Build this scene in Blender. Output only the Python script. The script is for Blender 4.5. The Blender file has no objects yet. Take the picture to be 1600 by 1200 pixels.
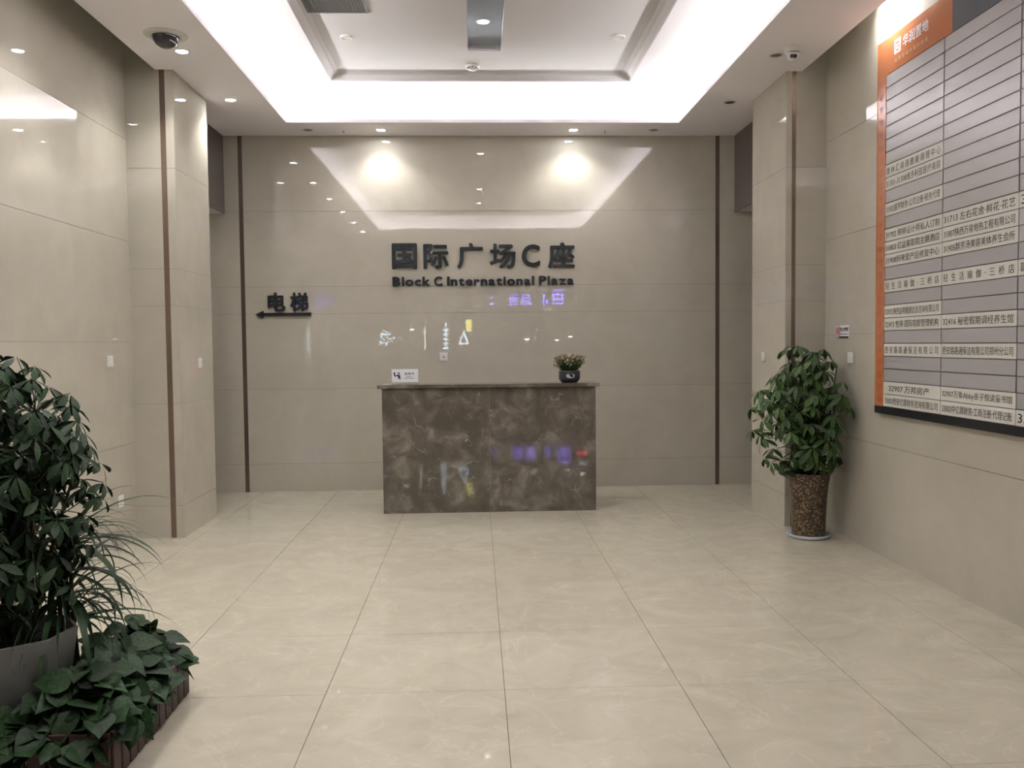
import bpy, bmesh, math, random
import numpy as np
from mathutils import Vector, Matrix
random.seed(7)
S = bpy.context.scene
COL = S.collection
PI = math.pi

# ------------------------------------------------------------------ camera, world, exposure
def set_camera():
    F, yaw, pitch, roll, h = 1363.11, .0408, .0451, -.01, 1.5519
    cy, sy, cp, sp = math.cos(yaw), math.sin(yaw), math.cos(pitch), math.sin(pitch)
    f = Vector((sy*cp, cy*cp, -sp)); r = Vector((cy, -sy, 0)); u = r.cross(f)
    cr, sr = math.cos(roll), math.sin(roll)
    r2 = cr*r + sr*u; u2 = -sr*r + cr*u
    cam = bpy.data.cameras.new('camera'); o = bpy.data.objects.new('camera', cam); COL.objects.link(o)
    cam.sensor_width = 36; cam.lens = F*36/1600; cam.clip_start = .02
    m = Matrix((r2, u2, -f)).transposed().to_4x4(); m.translation = (0, 0, h)
    o.matrix_world = m
    S.camera = o
set_camera()
W = bpy.data.worlds.new('night'); S.world = W; W.use_nodes = True
W.node_tree.nodes['Background'].inputs[0].default_value = (.05, .06, .09, 1)
W.node_tree.nodes['Background'].inputs[1].default_value = .15
S.view_settings.view_transform = 'Standard'; S.view_settings.look = 'None'
S.view_settings.gamma = 1; S.view_settings.use_curve_mapping = False
S.view_settings.exposure = 1.12
LED = 125.0          # cove strip radiance
SPOT_W = 42.0       # one downlight, watts
LAMP = 60.0         # downlight disc radiance
S.cycles.max_bounces = 10; S.cycles.diffuse_bounces = 6; S.cycles.glossy_bounces = 4

# ------------------------------------------------------------------ materials
def mat(name, col, rough=.5, metal=0, spec=.5, emit=None, es=1, trans=0, ior=1.5):
    m = bpy.data.materials.new(name); m.use_nodes = True
    b = m.node_tree.nodes['Principled BSDF']
    b.inputs['Base Color'].default_value = (*col, 1); b.inputs['Roughness'].default_value = rough
    b.inputs['Metallic'].default_value = metal; b.inputs['IOR'].default_value = ior
    b.inputs['Specular IOR Level'].default_value = spec
    b.inputs['Transmission Weight'].default_value = trans
    if emit: b.inputs['Emission Color'].default_value = (*emit, 1); b.inputs['Emission Strength'].default_value = es
    return m
def nodes(m): return m.node_tree.nodes, m.node_tree.links, m.node_tree.nodes['Principled BSDF']
def noise_mix(m, c1, c2, scale, detail=5, rough=.6, lo=.35, hi=.65, dist=0., rnd=0.):
    """base colour = c1..c2 by noise; rnd adds per-object brightness variation"""
    N, L, b = nodes(m)
    tc = N.new('ShaderNodeTexCoord'); n = N.new('ShaderNodeTexNoise')
    n.inputs['Scale'].default_value = scale; n.inputs['Detail'].default_value = detail
    n.inputs['Roughness'].default_value = rough; n.inputs['Distortion'].default_value = dist
    L.new(tc.outputs['Object'], n.inputs['Vector'])
    r = N.new('ShaderNodeValToRGB'); r.color_ramp.elements[0].position = lo; r.color_ramp.elements[1].position = hi
    r.color_ramp.elements[0].color = (*c1, 1); r.color_ramp.elements[1].color = (*c2, 1)
    L.new(n.outputs[0], r.inputs[0]); out = r.outputs[0]
    if rnd:
        oi = N.new('ShaderNodeObjectInfo'); mr = N.new('ShaderNodeMapRange')
        mr.inputs['To Min'].default_value = 1-rnd; mr.inputs['To Max'].default_value = 1+rnd
        L.new(oi.outputs['Random'], mr.inputs[0])
        hs = N.new('ShaderNodeHueSaturation'); L.new(mr.outputs[0], hs.inputs['Value']); L.new(out, hs.inputs['Color']); out = hs.outputs[0]
    L.new(out, b.inputs['Base Color'])
    return m, tc, out
M = {}
M['slab'] = noise_mix(mat('polished_stone', (.5, .46, .4), .012, spec=.6), (.455, .425, .355), (.50, .468, .395), 2.2, 6, .6, .3, .7, 1.2, .015)[0]
def floor_mat():
    m, tc, out = noise_mix(mat('floor_tile', (.55, .49, .4), .035), (.455, .418, .335), (.535, .495, .402), 2.6, 7, .62, .3, .7, 1.6, .012)
    N, L, b = nodes(m)
    # pale cloudy veins, different on each tile
    oi = N.new('ShaderNodeObjectInfo'); ad = N.new('ShaderNodeVectorMath'); ad.operation = 'ADD'
    sc = N.new('ShaderNodeMath'); sc.operation = 'MULTIPLY'; sc.inputs[1].default_value = 50
    L.new(oi.outputs['Random'], sc.inputs[0]); L.new(tc.outputs['Object'], ad.inputs[0]); L.new(sc.outputs[0], ad.inputs[1])
    n = N.new('ShaderNodeTexNoise'); n.inputs['Scale'].default_value = 1.7; n.inputs['Detail'].default_value = 8; n.inputs['Distortion'].default_value = 2.2
    L.new(ad.outputs[0], n.inputs['Vector'])
    r = N.new('ShaderNodeValToRGB'); e = r.color_ramp.elements
    e[0].position = .485; e[0].color = (0, 0, 0, 1); e[1].position = .5; e[1].color = (1, 1, 1, 1)
    e2 = e.new(.515); e2.color = (0, 0, 0, 1)
    L.new(n.outputs[0], r.inputs[0])
    mx = N.new('ShaderNodeMix'); mx.data_type = 'RGBA'
    k = N.new('ShaderNodeMath'); k.operation = 'MULTIPLY'; k.inputs[1].default_value = .22
    L.new(r.outputs[0], k.inputs[0]); L.new(k.outputs[0], mx.inputs[0])
    L.new(out, mx.inputs[6]); mx.inputs[7].default_value = (.70, .65, .56, 1)
    L.new(mx.outputs[2], b.inputs['Base Color'])
    return m
M['floor'] = floor_mat()
M['grout'] = mat('grout', (.10, .085, .07), .8)
M['joint'] = mat('wall_joint', (.22, .20, .17), .7)
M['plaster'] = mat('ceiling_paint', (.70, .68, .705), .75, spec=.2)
M['soffit'] = mat('soffit_brightened', (.93, .89, .93), .75, spec=.2)  # ceiling paint made lighter and pinker, standing in for weak bounce light
M['slotpaint'] = mat('slot_paint', (.34, .38, .45), .6, spec=.3)
M['bronze'] = mat('bronze_strip', (.21, .15, .115), .2, metal=.55)
M['lintel'] = mat('brown_panel', (.105, .08, .078), .35)
M['white'] = mat('white_plastic', (.72, .71, .69), .35)
M['dark'] = mat('dark_plastic', (.03, .03, .034), .3)
M['dome'] = mat('smoked_dome', (.05, .05, .06), .06)
M['letter'] = mat('dark_letter', (.010, .013, .015), .4, spec=.35)
M['led'] = mat('led', (1, 1, 1), emit=(1, .98, .948), es=LED)
M['lamp'] = mat('lamp', (1, 1, 1), emit=(.96, .98, 1), es=LAMP)
M['greymetal'] = mat('grey_metal', (.19, .19, .195), .35, metal=.5)
M['plate'] = mat('silver_plate', (.46, .445, .455), .3, metal=.25)
M['label'] = mat('white_label', (.68, .66, .60), .4)
M['ink'] = mat('ink', (.012, .012, .012), .5)
M['orange'] = mat('orange_panel', (.44, .155, .062), .2)
M['orangeink'] = mat('orange_ink', (.15, .03, .012), .5)
M['slate'] = mat('slate_panel', (.075, .085, .105), .3)
M['paper'] = mat('paper_white', (.78, .79, .84), .4)
M['red'] = mat('red_print', (.45, .05, .05), .5)
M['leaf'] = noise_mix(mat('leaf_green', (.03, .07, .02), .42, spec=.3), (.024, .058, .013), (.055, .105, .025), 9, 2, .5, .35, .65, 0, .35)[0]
M['leafd'] = noise_mix(mat('leaf_dark', (.02, .05, .02), .48, spec=.22), (.008, .022, .008), (.020, .046, .015), 9, 2, .5, .35, .65, 0, .35)[0]  # dark green that also carries the dim front corner and lens vignette
M['stem'] = mat('stem', (.055, .06, .03), .7)
M['soil'] = mat('soil', (.02, .014, .01), .95)
M['fence'] = noise_mix(mat('fence_wood', (.05, .02, .016), .55), (.035, .014, .012), (.07, .03, .024), 14, 4, .6, .35, .65, 2, .15)[0]
M['ceramic'] = mat('grey_ceramic', (.15, .15, .145), .3)
M['saucer'] = mat('pale_saucer', (.52, .55, .62), .4)
M['dry'] = mat('dry_flower', (.20, .145, .085), .8)
M['cream'] = mat('cream_flower', (.55, .48, .36), .8)
M['silver'] = mat('silver_sticker', (.42, .47, .52), .35, metal=.3)
M['glass'] = mat('door_glass', (1, 1, 1), 0., trans=1, ior=1.45)
M['paving'] = mat('outdoor_paving', (.06, .06, .06), .8)
M['frame'] = mat('door_frame', (.10, .10, .105), .35, metal=.6)
def marble():
    m = mat('brown_marble', (.1, .08, .065), .03); N, L, b = nodes(m)
    tc = N.new('ShaderNodeTexCoord')
    n = N.new('ShaderNodeTexNoise'); n.inputs['Scale'].default_value = 5.5; n.inputs['Detail'].default_value = 6; n.inputs['Roughness'].default_value = .55; n.inputs['Distortion'].default_value = .6
    L.new(tc.outputs['Object'], n.inputs['Vector'])
    r = N.new('ShaderNodeValToRGB'); e = r.color_ramp.elements
    e[0].position = .40; e[0].color = (.098, .083, .064, 1); e[1].position = .72; e[1].color = (.25, .225, .185, 1)
    x = e.new(.54); x.color = (.135, .116, .092, 1)
    L.new(n.outputs[0], r.inputs[0])
    # rounded pebble edges
    ds = N.new('ShaderNodeVectorMath'); ds.operation = 'ADD'
    n2 = N.new('ShaderNodeTexNoise'); n2.inputs['Scale'].default_value = 6; L.new(tc.outputs['Object'], n2.inputs['Vector'])
    sv = N.new('ShaderNodeVectorMath'); sv.operation = 'SCALE'; sv.inputs['Scale'].default_value = .22
    L.new(n2.outputs[1], sv.inputs[0]); L.new(tc.outputs['Object'], ds.inputs[0]); L.new(sv.outputs[0], ds.inputs[1])
    v = N.new('ShaderNodeTexVoronoi'); v.feature = 'DISTANCE_TO_EDGE'; v.inputs['Scale'].default_value = 7.5
    L.new(ds.outputs[0], v.inputs['Vector'])
    rv = N.new('ShaderNodeValToRGB'); g = rv.color_ramp.elements
    g[0].position = 0; g[0].color = (1, 1, 1, 1); g[1].position = .028; g[1].color = (0, 0, 0, 1)
    L.new(v.outputs['Distance'], rv.inputs[0])
    n3 = N.new('ShaderNodeTexNoise'); n3.inputs['Scale'].default_value = 8; L.new(tc.outputs['Object'], n3.inputs['Vector'])
    r3 = N.new('ShaderNodeValToRGB'); r3.color_ramp.elements[0].position = .52; r3.color_ramp.elements[1].position = .68
    L.new(n3.outputs[0], r3.inputs[0])
    mu = N.new('ShaderNodeMath'); mu.operation = 'MULTIPLY'; L.new(rv.outputs[0], mu.inputs[0]); L.new(r3.outputs[0], mu.inputs[1])
    mu2 = N.new('ShaderNodeMath'); mu2.operation = 'MULTIPLY'; mu2.inputs[1].default_value = .55; L.new(mu.outputs[0], mu2.inputs[0])
    mx = N.new('ShaderNodeMix'); mx.data_type = 'RGBA'; L.new(mu2.outputs[0], mx.inputs[0]); L.new(r.outputs[0], mx.inputs[6])
    mx.inputs[7].default_value = (.50, .46, .42, 1); L.new(mx.outputs[2], b.inputs['Base Color'])
    return m
M['marble'] = marble()
def mosaic():
    m = mat('mosaic', (.03, .02, .014), .3); N, L, b = nodes(m)
    tc = N.new('ShaderNodeTexCoord')
    v = N.new('ShaderNodeTexVoronoi'); v.inputs['Scale'].default_value = 80; L.new(tc.outputs['Object'], v.inputs['Vector'])
    sp = N.new('ShaderNodeSeparateColor'); L.new(v.outputs['Color'], sp.inputs[0])
    r = N.new('ShaderNodeValToRGB'); e = r.color_ramp.elements
    e[0].position = .0; e[0].color = (.014, .010, .008, 1); e[1].position = .95; e[1].color = (.20, .14, .065, 1)
    x = e.new(.45); x.color = (.035, .018, .012, 1); x = e.new(.75); x.color = (.11, .07, .03, 1)
    L.new(sp.outputs[0], r.inputs[0]); L.new(r.outputs[0], b.inputs['Base Color'])
    return m
M['mosaic'] = mosaic()
def glow(name, c, s): return mat(name, (0, 0, 0), emit=c, es=s)
M['violet'] = glow('violet_light', (.22, .16, 1), 9)
M['coolsign'] = glow('cool_light', (.65, .85, 1), 6.5)
M['yellowsign'] = glow('yellow_light', (1, .9, .2), 5)
M['whitesign'] = glow('white_light', (1, .97, .95), 5.0)
M['redsign'] = glow('red_light', (1, .05, .08), 9)
M['greensign'] = glow('green_light', (.1, .8, .4), 4)

# ------------------------------------------------------------------ helpers
def tag(o, label=None, cat=None, group=None, kind=None):
    if label: o['label'] = label
    if cat: o['category'] = cat
    if group: o['group'] = group
    if kind: o['kind'] = kind
    return o
WL = {}
def empty(name, loc, label=None, cat=None, group=None, kind=None, parent=None):
    o = bpy.data.objects.new(name, None); COL.objects.link(o); o.location = loc; o.empty_display_size = .05
    WL[o.name] = Vector(loc); return tag(o, label, cat, group, kind)
def bm_(): return bmesh.new()
def box(bm, x0, x1, y0, y1, z0, z1, bev=0):
    vs = [bm.verts.new(p) for p in ((x0, y0, z0), (x1, y0, z0), (x1, y1, z0), (x0, y1, z0), (x0, y0, z1), (x1, y0, z1), (x1, y1, z1), (x0, y1, z1))]
    fs = [bm.faces.new([vs[i] for i in f]) for f in ((0, 3, 2, 1), (4, 5, 6, 7), (0, 1, 5, 4), (1, 2, 6, 5), (2, 3, 7, 6), (3, 0, 4, 7))]
    if bev:
        es = list({e for f in fs for e in f.edges})
        bmesh.ops.bevel(bm, geom=es, offset=bev, segments=2, profile=.5, affect='EDGES')
    return bm
def lathe(bm, prof, c=(0, 0, 0), n=32, capb=True, capt=False, flip=False):
    rings = []
    for r, z in prof:
        rings.append([bm.verts.new((c[0]+r*math.cos(2*PI*i/n), c[1]+r*math.sin(2*PI*i/n), c[2]+z)) for i in range(n)])
    for a, b in zip(rings, rings[1:]):
        for i in range(n):
            bm.faces.new((a[i], a[(i+1) % n], b[(i+1) % n], b[i]))
    if capb: bm.faces.new(rings[0][::-1])
    if capt: bm.faces.new(rings[-1])
    return bm
def tube(bm, pts, r0, r1=None, n=6, cap=True):
    r1 = r0 if r1 is None else r1
    pts = [Vector(p) for p in pts]; rings = []
    for i, p in enumerate(pts):
        t = (pts[min(i+1, len(pts)-1)] - pts[max(i-1, 0)]).normalized()
        a = t.cross(Vector((.3, .9, .2))).normalized(); b = t.cross(a)
        r = r0 + (r1-r0)*i/(len(pts)-1)
        rings.append([bm.verts.new(p + r*(math.cos(2*PI*k/n)*a + math.sin(2*PI*k/n)*b)) for k in range(n)])
    for a, b in zip(rings, rings[1:]):
        for i in range(n): bm.faces.new((a[i], a[(i+1) % n], b[(i+1) % n], b[i]))
    if cap: bm.faces.new(rings[0][::-1]); bm.faces.new(rings[-1])
    return bm
def obj(name, bm, m, parent=None, smooth=False, local=False, **kw):
    """mesh object from world-space (or, local=True, parent-space) geometry"""
    bmesh.ops.recalc_face_normals(bm, faces=bm.faces)
    me = bpy.data.meshes.new(name)
    base = WL.get(parent.name, Vector()) if parent else Vector()
    if parent and not local and base.length: bmesh.ops.translate(bm, verts=bm.verts, vec=-base)
    bm.to_mesh(me); bm.free()
    if smooth: me.polygons.foreach_set('use_smooth', [True]*len(me.polygons))
    me.materials.append(m)
    o = bpy.data.objects.new(name, me); COL.objects.link(o)
    if parent: o.parent = parent
    WL[o.name] = base
    return tag(o, **kw)
def mobj(name, me, m, parent=None, **kw):
    if m and not me.materials: me.materials.append(m)
    o = bpy.data.objects.new(name, me); COL.objects.link(o)
    if parent: o.parent = parent
    WL[o.name] = WL.get(parent.name, Vector()) if parent else Vector()
    return tag(o, **kw)
def bx(name, dims, m, parent=None, bev=0, **kw): return obj(name, box(bm_(), *dims, bev=bev), m, parent, **kw)
def copy_tree(o, loc, label=None):
    c = o.copy(); COL.objects.link(c); c.location = loc; WL[c.name] = Vector(loc)
    if label: c['label'] = label
    for ch in o.children:
        d = ch.copy(); COL.objects.link(d); d.parent = c
        for g in ch.children:
            e = g.copy(); COL.objects.link(e); e.parent = d
    return c

# ------------------------------------------------------------------ all lettering is made in one go
ROWS1 = {12: '康林汇肩颈腰腿调理中心', 13: '31301-31308维多利亚医疗美容', 15: '31502宸宇财务·公司注册·税务代理', 17: '31702 婷婷设计师私人订制',
         18: '31803 亿益客影院主题酒店', 19: '31908妈咪爱产后修复中心', 21: '轻生活瑜伽·三桥店', 23: '32312 陕西益明健康信息咨询有限公司',
         24: '32415 悦美·国际容颜管理机构', 26: '西安路路通保洁有限公司', 29: '32907 万邦房产', 30: '33003西安亿鼎财务咨询有限公司'}
ROWS2 = {17: '31713 左右花舍·鲜花·花艺', 18: '31807陕西万泉地热工程有限公司', 19: '31905群芳汤美容美体养生会所', 21: '轻生活瑜伽·三桥店',
         24: '32416 秘密假期调经养生馆', 26: '西安路路通保洁有限公司郑州分公司', 29: '32907万象Abby亲子悦读童书馆', 30: '33003中亿鼎财务·工商注册·代理记账'}
ROWS3 = {17: '31', 21: '葛', 30: '330'}
SPACED = {(1, 12): 1, (1, 21): 2, (2, 21): 2, (1, 26): 1}
def sp(s, k): return (' '*k).join(s)
WANT = {}
for t in '国际广场C座电梯': WANT[t] = (.027, .06)
for t in 'Block C International Plaza'.replace(' ', ''): WANT['e_'+t] = (.036, .06)
for d in (1, 2, 3):
    for k, t in (ROWS1, ROWS2, ROWS3)[d-1].items():
        WANT[('r', d, k)] = (.014, 0)
for k in range(5, 31): WANT['%dF' % k] = (.012, 0)
WANT['华润置地'] = (.02, 0); WANT['品质给城市更多改变'] = (.005, 0)
WANT['巡查中'] = (.02, 0); WANT['禁止吸烟'] = (.03, 0)
def body(k):
    if isinstance(k, tuple):
        t = (ROWS1, ROWS2, ROWS3)[k[1]-1][k[2]]
        return sp(t, SPACED.get((k[1], k[2]), 0)) if SPACED.get((k[1], k[2])) else t
    if k.startswith('e_'): return k[2:]
    if k == '品质给城市更多改变': return sp(k, 1)
    return k
GL = {}
def make_text():
    tmp = []
    for k, (off, ext) in WANT.items():
        c = bpy.data.curves.new('t', 'FONT'); c.body = body(k); c.resolution_u = 2 if ext == 0 else 4
        c.extrude = ext; c.fill_mode = 'BOTH'
        o = bpy.data.objects.new('t', c); COL.objects.link(o); tmp.append((k, o, c))
    bpy.context.view_layer.update()
    dg = bpy.context.evaluated_depsgraph_get()
    for k, o, c in tmp:
        me = bpy.data.meshes.new_from_object(o.evaluated_get(dg))
        n = len(me.vertices); co = np.empty(n*3); me.vertices.foreach_get('co', co); co = co.reshape(-1, 3)
        fs = [tuple(p.vertices) for p in me.polygons]; off = WANT[k][0]; ext = WANT[k][1]
        sh = [(0, 0)]
        if off: sh = [(-off, 0), (off, 0)] if not ext else [(off*math.cos(a), off*math.sin(a)) for a in [PI*i/4 for i in range(8)]]+[(0, 0)]
        C_ = []; F_ = []
        for q, (dx, dy) in enumerate(sh):
            F_ += [tuple(v+n*q for v in f) for f in fs]; cc = co.copy(); cc[:, 0] += dx; cc[:, 1] += dy; cc[:, 2] = cc[:, 2]*(1+.012*q)+(0 if ext else .001*q); C_.append(cc)
        GL[k] = (np.concatenate(C_), F_)
        bpy.data.meshes.remove(me)
    for k, o, c in tmp:
        bpy.data.objects.remove(o); bpy.data.curves.remove(c)
make_text()
def lettering(name, key, face, origin, w, h, depth, m, parent, fit='box', **kw):
    """face 'back': on a wall seen looking along +y; 'right': on a wall seen looking along +x. origin = lower left corner on the surface."""
    co, fs = GL[key]
    a = co.copy(); lo = a.min(0); hi = a.max(0); ex = np.maximum(hi-lo, 1e-6)
    u = (a[:, 0]-lo[0])/ex[0]*w
    v = (a[:, 1]-lo[1])/ex[1]*h
    d = (a[:, 2]-lo[2])/ex[2]*depth if depth else (.0006+(a[:, 2]-lo[2])*.25)
    base = WL.get(parent.name, Vector()) if parent else Vector()
    if face == 'back': P = np.stack([origin[0]+u, origin[1]-d, origin[2]+v], 1)
    else: P = np.stack([origin[0]-d, origin[1]-u, origin[2]+v], 1)
    P -= np.array(base)
    me = bpy.data.meshes.new(name); me.from_pydata(P.tolist(), [], fs); me.update()
    me.materials.append(m)
    return mobj(name, me, None, parent, **kw)

# ------------------------------------------------------------------ room dimensions
XL, XR, YB, YF = -2.78, 2.915, 9.402, -.35
CY0, CY1 = 7.184, 8.07                     # columns
CXL, CXR = -2.40, 2.58
HS, HI, HC = 3.775, 4.02, 4.06             # soffit, tray rim, tray centre
PX0, PX1 = -4.9, 5.0                       # ends of the cross passage

# floor
fl = bx('floor', (PX0, PX1, YF, YB+.1, -.12, -.004), M['grout'], kind='structure')
g = .0016
xs = [.1105+.8*k for k in range(-7, 8)]; ys = [3.8607+.8*k for k in range(-6, 9)]
for i in range(len(xs)-1):
    for j in range(len(ys)-1):
        a, b, c, d = xs[i]+g, xs[i+1]-g, ys[j]+g*.6, ys[j+1]-g*.6
        c = max(c, YF); d = min(d, YB)
        if d-c < .02: continue
        if c >= CY0-.9: a2, b2 = max(a, PX0), min(b, PX1)
        else: a2, b2 = max(a, XL-.05), min(b, XR+.05)
        if b2-a2 < .02: continue
        bx('floor_tile', (a2, b2, c, d, -.012, 0), M['floor'], fl)

# walls made of stone slabs with fine recessed joints
J = .0013
def slab_wall(name, axis, face, depth_dir, a0, a1, rows, cuts=(), thick=.006, parent=None):
    """axis 'y': plane at y=face; 'x': plane at x=face. slabs sit with their front on the face, the joint bed behind."""
    zs = rows
    w = parent
    if w is None:
        if axis == 'y': w = bx(name, (a0, a1, face+depth_dir*.004, face+depth_dir*.10, zs[0], zs[-1]) if depth_dir > 0 else (a0, a1, face-.10, face-.006, zs[0], zs[-1]), M['joint'], kind='structure')
        else: w = bx(name, (face+.006, face+.10, a0, a1, zs[0], zs[-1]) if depth_dir > 0 else (face-.10, face-.006, a0, a1, zs[0], zs[-1]), M['joint'], kind='structure')
    cs = [a0]+list(cuts)+[a1]
    for i in range(len(cs)-1):
        for j in range(len(zs)-1):
            u0 = cs[i]+(J*.4 if i else 0); u1 = cs[i+1]-(J*.4 if i < len(cs)-2 else 0)
            z0 = zs[j]+(J if j else 0); z1 = zs[j+1]-(J if j < len(zs)-2 else 0)
            if axis == 'y': dims = (u0, u1, min(face, face+depth_dir*thick), max(face, face+depth_dir*thick), z0, z1)
            else: dims = (min(face, face+depth_dir*thick), max(face, face+depth_dir*thick), u0, u1, z0, z1)
            bx('stone_slab', dims, M['slab'], w)
    return w
RB = [0, .3, 1.1, 1.9, 2.19, 2.985, HS]
SBL, SBR = (-2.485, -2.441), (2.602, 2.646)
wb = bx('wall_back', (PX0, PX1, YB+.006, YB+.12, 0, 4.3), M['joint'], kind='structure')
slab_wall('wall_back', 'y', YB, 1, PX0, SBL[0], RB, cuts=(-3.9,), parent=wb)
slab_wall('wall_back', 'y', YB, 1, SBL[1], SBR[0], RB, parent=wb)
slab_wall('wall_back', 'y', YB, 1, SBR[1], PX1, RB, cuts=(3.9,), parent=wb)
for s in (SBL, SBR): bx('metal_strip', (s[0], s[1], YB-.001, YB+.01, 0, HS), M['bronze'], wb)
RL = [0, .79, 1.6, 2.408, 3.222, 4.4]; RR = [0, .8, 1.606, 2.388, 3.188, 4.4]
slab_wall('wall_left', 'x', XL, -1, YF, CY1, RL)
slab_wall('wall_right', 'x', XR, 1, YF, CY1, RR)

def column(side):
    s = -1 if side == 'left' else 1
    xi = CXL if s < 0 else CXR; xo = XL if s < 0 else XR
    st = (-2.507, -2.464) if s < 0 else (2.627, 2.660)
    RCf = [0, .266, 1.1, 1.894, 2.192, 2.994, HS]
    lo, hi = min(xi, xo), max(xi, xo)
    w = bx('wall_column_'+side, (lo+.012, hi-.012, CY0+.012, CY1-.012, 0, HS), M['joint'], kind='structure')
    slab_wall('', 'y', CY0, 1, lo, st[0], RCf, parent=w)
    slab_wall('', 'y', CY0, 1, st[1], hi, RCf, parent=w)
    bx('metal_strip', (st[0], st[1], CY0-.001, CY0+.01, 0, HS), M['bronze'], w)
    slab_wall('', 'x', xi, s, CY0+.012, CY1-.012, RCf, parent=w)
    slab_wall('', 'y', CY1, -1, lo, hi, RCf, parent=w)
    ex = (XL, -2.537) if s < 0 else (2.707, XR)
    bx('upper_return', (ex[0], ex[1], CY0+.002, CY1, HS, 4.4), M['slab'], w)
column('left'); column('right')
# walls and lintels of the cross passage behind the columns
for s, side, xo, lx in ((-1, 'left', XL, -2.635), (1, 'right', XR, 2.81)):
    x0, x1 = (PX0, xo) if s < 0 else (xo, PX1)
    bx('wall_passage_'+side, (x0, x1, CY1-.12, CY1, 0, 2.97), M['slab'], kind='structure')
    bx('wall_end_'+side, (x0-.1, x0, CY1, YB, 0, 2.97) if s < 0 else (x1, x1+.1, CY1, YB, 0, 2.97), M['slab'], kind='structure')
    l0, l1 = (lx-.012, lx) if s < 0 else (lx, lx+.012)
    tr = bx('trim_1' if s < 0 else 'trim_2', (l0, l1, CY1, YB, 2.96, HS), M['lintel'], kind='structure')
    c0, c1 = (PX0, l0) if s < 0 else (l1, PX1)
    bx('ceiling_passage_'+side, (c0, c1, CY1-.1, YB, 2.965, 3.05), M['plaster'], kind='structure')

# ceiling: dropped soffit with a lit cove around a raised tray
CX0, CX1, CYn, CYf = -1.857, 2.075, 1.77, 8.845
b = bm_(); T = .014
for d in ((-2.537, CX0, YF, CY1), (CX1, 2.707, YF, CY1), (-2.635, CX0, CY1, YB), (CX1, 2.81, CY1, YB), (CX0, CX1, CYf, YB), (CX0, CX1, YF, CYn)):
    box(b, *d, HS, HS+T)
lp = .012
for d in ((CX0-lp, CX0, CYn-lp, CYf+lp), (CX1, CX1+lp, CYn-lp, CYf+lp), (CX0, CX1, CYf, CYf+lp), (CX0, CX1, CYn-lp, CYn)):
    box(b, *d, HS+T, HS+.036)
for d in ((-2.537, -2.515, YF, CY1), (2.685, 2.707, YF, CY1)): box(b, *d, HS+T, 4.10)
ce = obj('ceiling', b, M['soffit'], kind='structure')
b = bm_(); o = .24
for d in ((CX0-o-.02, CX0-o, CYn-o, CYf+o), (CX1+o, CX1+o+.02, CYn-o, CYf+o), (CX0-o, CX1+o, CYf+o, CYf+o+.02), (CX0-o, CX1+o, CYn-o-.02, CYn-o)):
    box(b, *d, HS+T, HI+.02)
obj('cove_back', b, M['plaster'], ce)
TX0, TX1, TY0, TY1 = -1.325, 1.485, 2.35, 8.27
b = bm_()
A0, A1, B0, B1 = CX0-o, CX1+o, CYn-o, CYf+o
for d in ((A0, TX0, B0, B1), (TX1, A1, B0, B1), (TX0, TX1, TY1, B1), (TX0, TX1, B0, TY0)): box(b, *d, HI, HI+.02)
obj('tray_rim', b, M['plaster'], ce)
# crown moulding: stepped / coved profile running round the tray edge
b = bm_()
prof = [(0, HI-.012), (.012, HI-.012), (.018, HI), (.03, HI+.008), (.06, HI+.03), (.10, HC)]
rings = []
for dd, z in [(-.006, HI), ]+prof:
    rings.append([b.verts.new(p) for p in ((TX0+dd, TY0+dd, z), (TX1-dd, TY0+dd, z), (TX1-dd, TY1-dd, z), (TX0+dd, TY1-dd, z))])
for p, q in zip(rings, rings[1:]):
    for i in range(4): b.faces.new((p[i], p[(i+1) % 4], q[(i+1) % 4], q[i]))
obj('crown_moulding', b, M['plaster'], ce)
LX0, LX1, LY0, LY1 = -.038, .240, 2.5, 7.58
b = bm_()
for d in ((TX0, LX0, TY0, TY1), (LX1, TX1, TY0, TY1), (LX0, LX1, LY1, TY1), (LX0, LX1, TY0, LY0)): box(b, *d, HC, HC+.045)
obj('tray_centre', b, M['plaster'], ce)
bx('light_trough', (LX0-.02, LX1+.02, LY0-.02, LY1+.02, HC+.045, HC+.07), M['slotpaint'], ce)
bx('roof_slab', (PX0, PX1, YF-.1, YB+.1, 4.4, 4.5), M['plaster'], ce)

# LED strips lying in the cove
c = .13
for nm, d, lab in (('a', (CX0, CX1, CYf+c, CYf+c+.012), 'glowing LED strip hidden in the ceiling cove edge above the reception desk'),
               ('b', (CX0, CX1, CYn-c-.012, CYn-c), 'glowing LED strip hidden in the ceiling cove edge nearest the entrance doors'),
               ('c', (CX0-c-.012, CX0-c, CYn-c, CYf+c), 'glowing LED strip hidden in the ceiling cove edge beside the wall without a directory'),
               ('d', (CX1+c, CX1+c+.012, CYn-c, CYf+c), 'glowing LED strip hidden in the ceiling cove edge on the side of the tenant directory')):
    e = bx('led_strip', (*d, HS+T, HS+T+.008), M['led'])
    tag(e, lab, 'light strip', 'LED strips in the ceiling cove')

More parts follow.
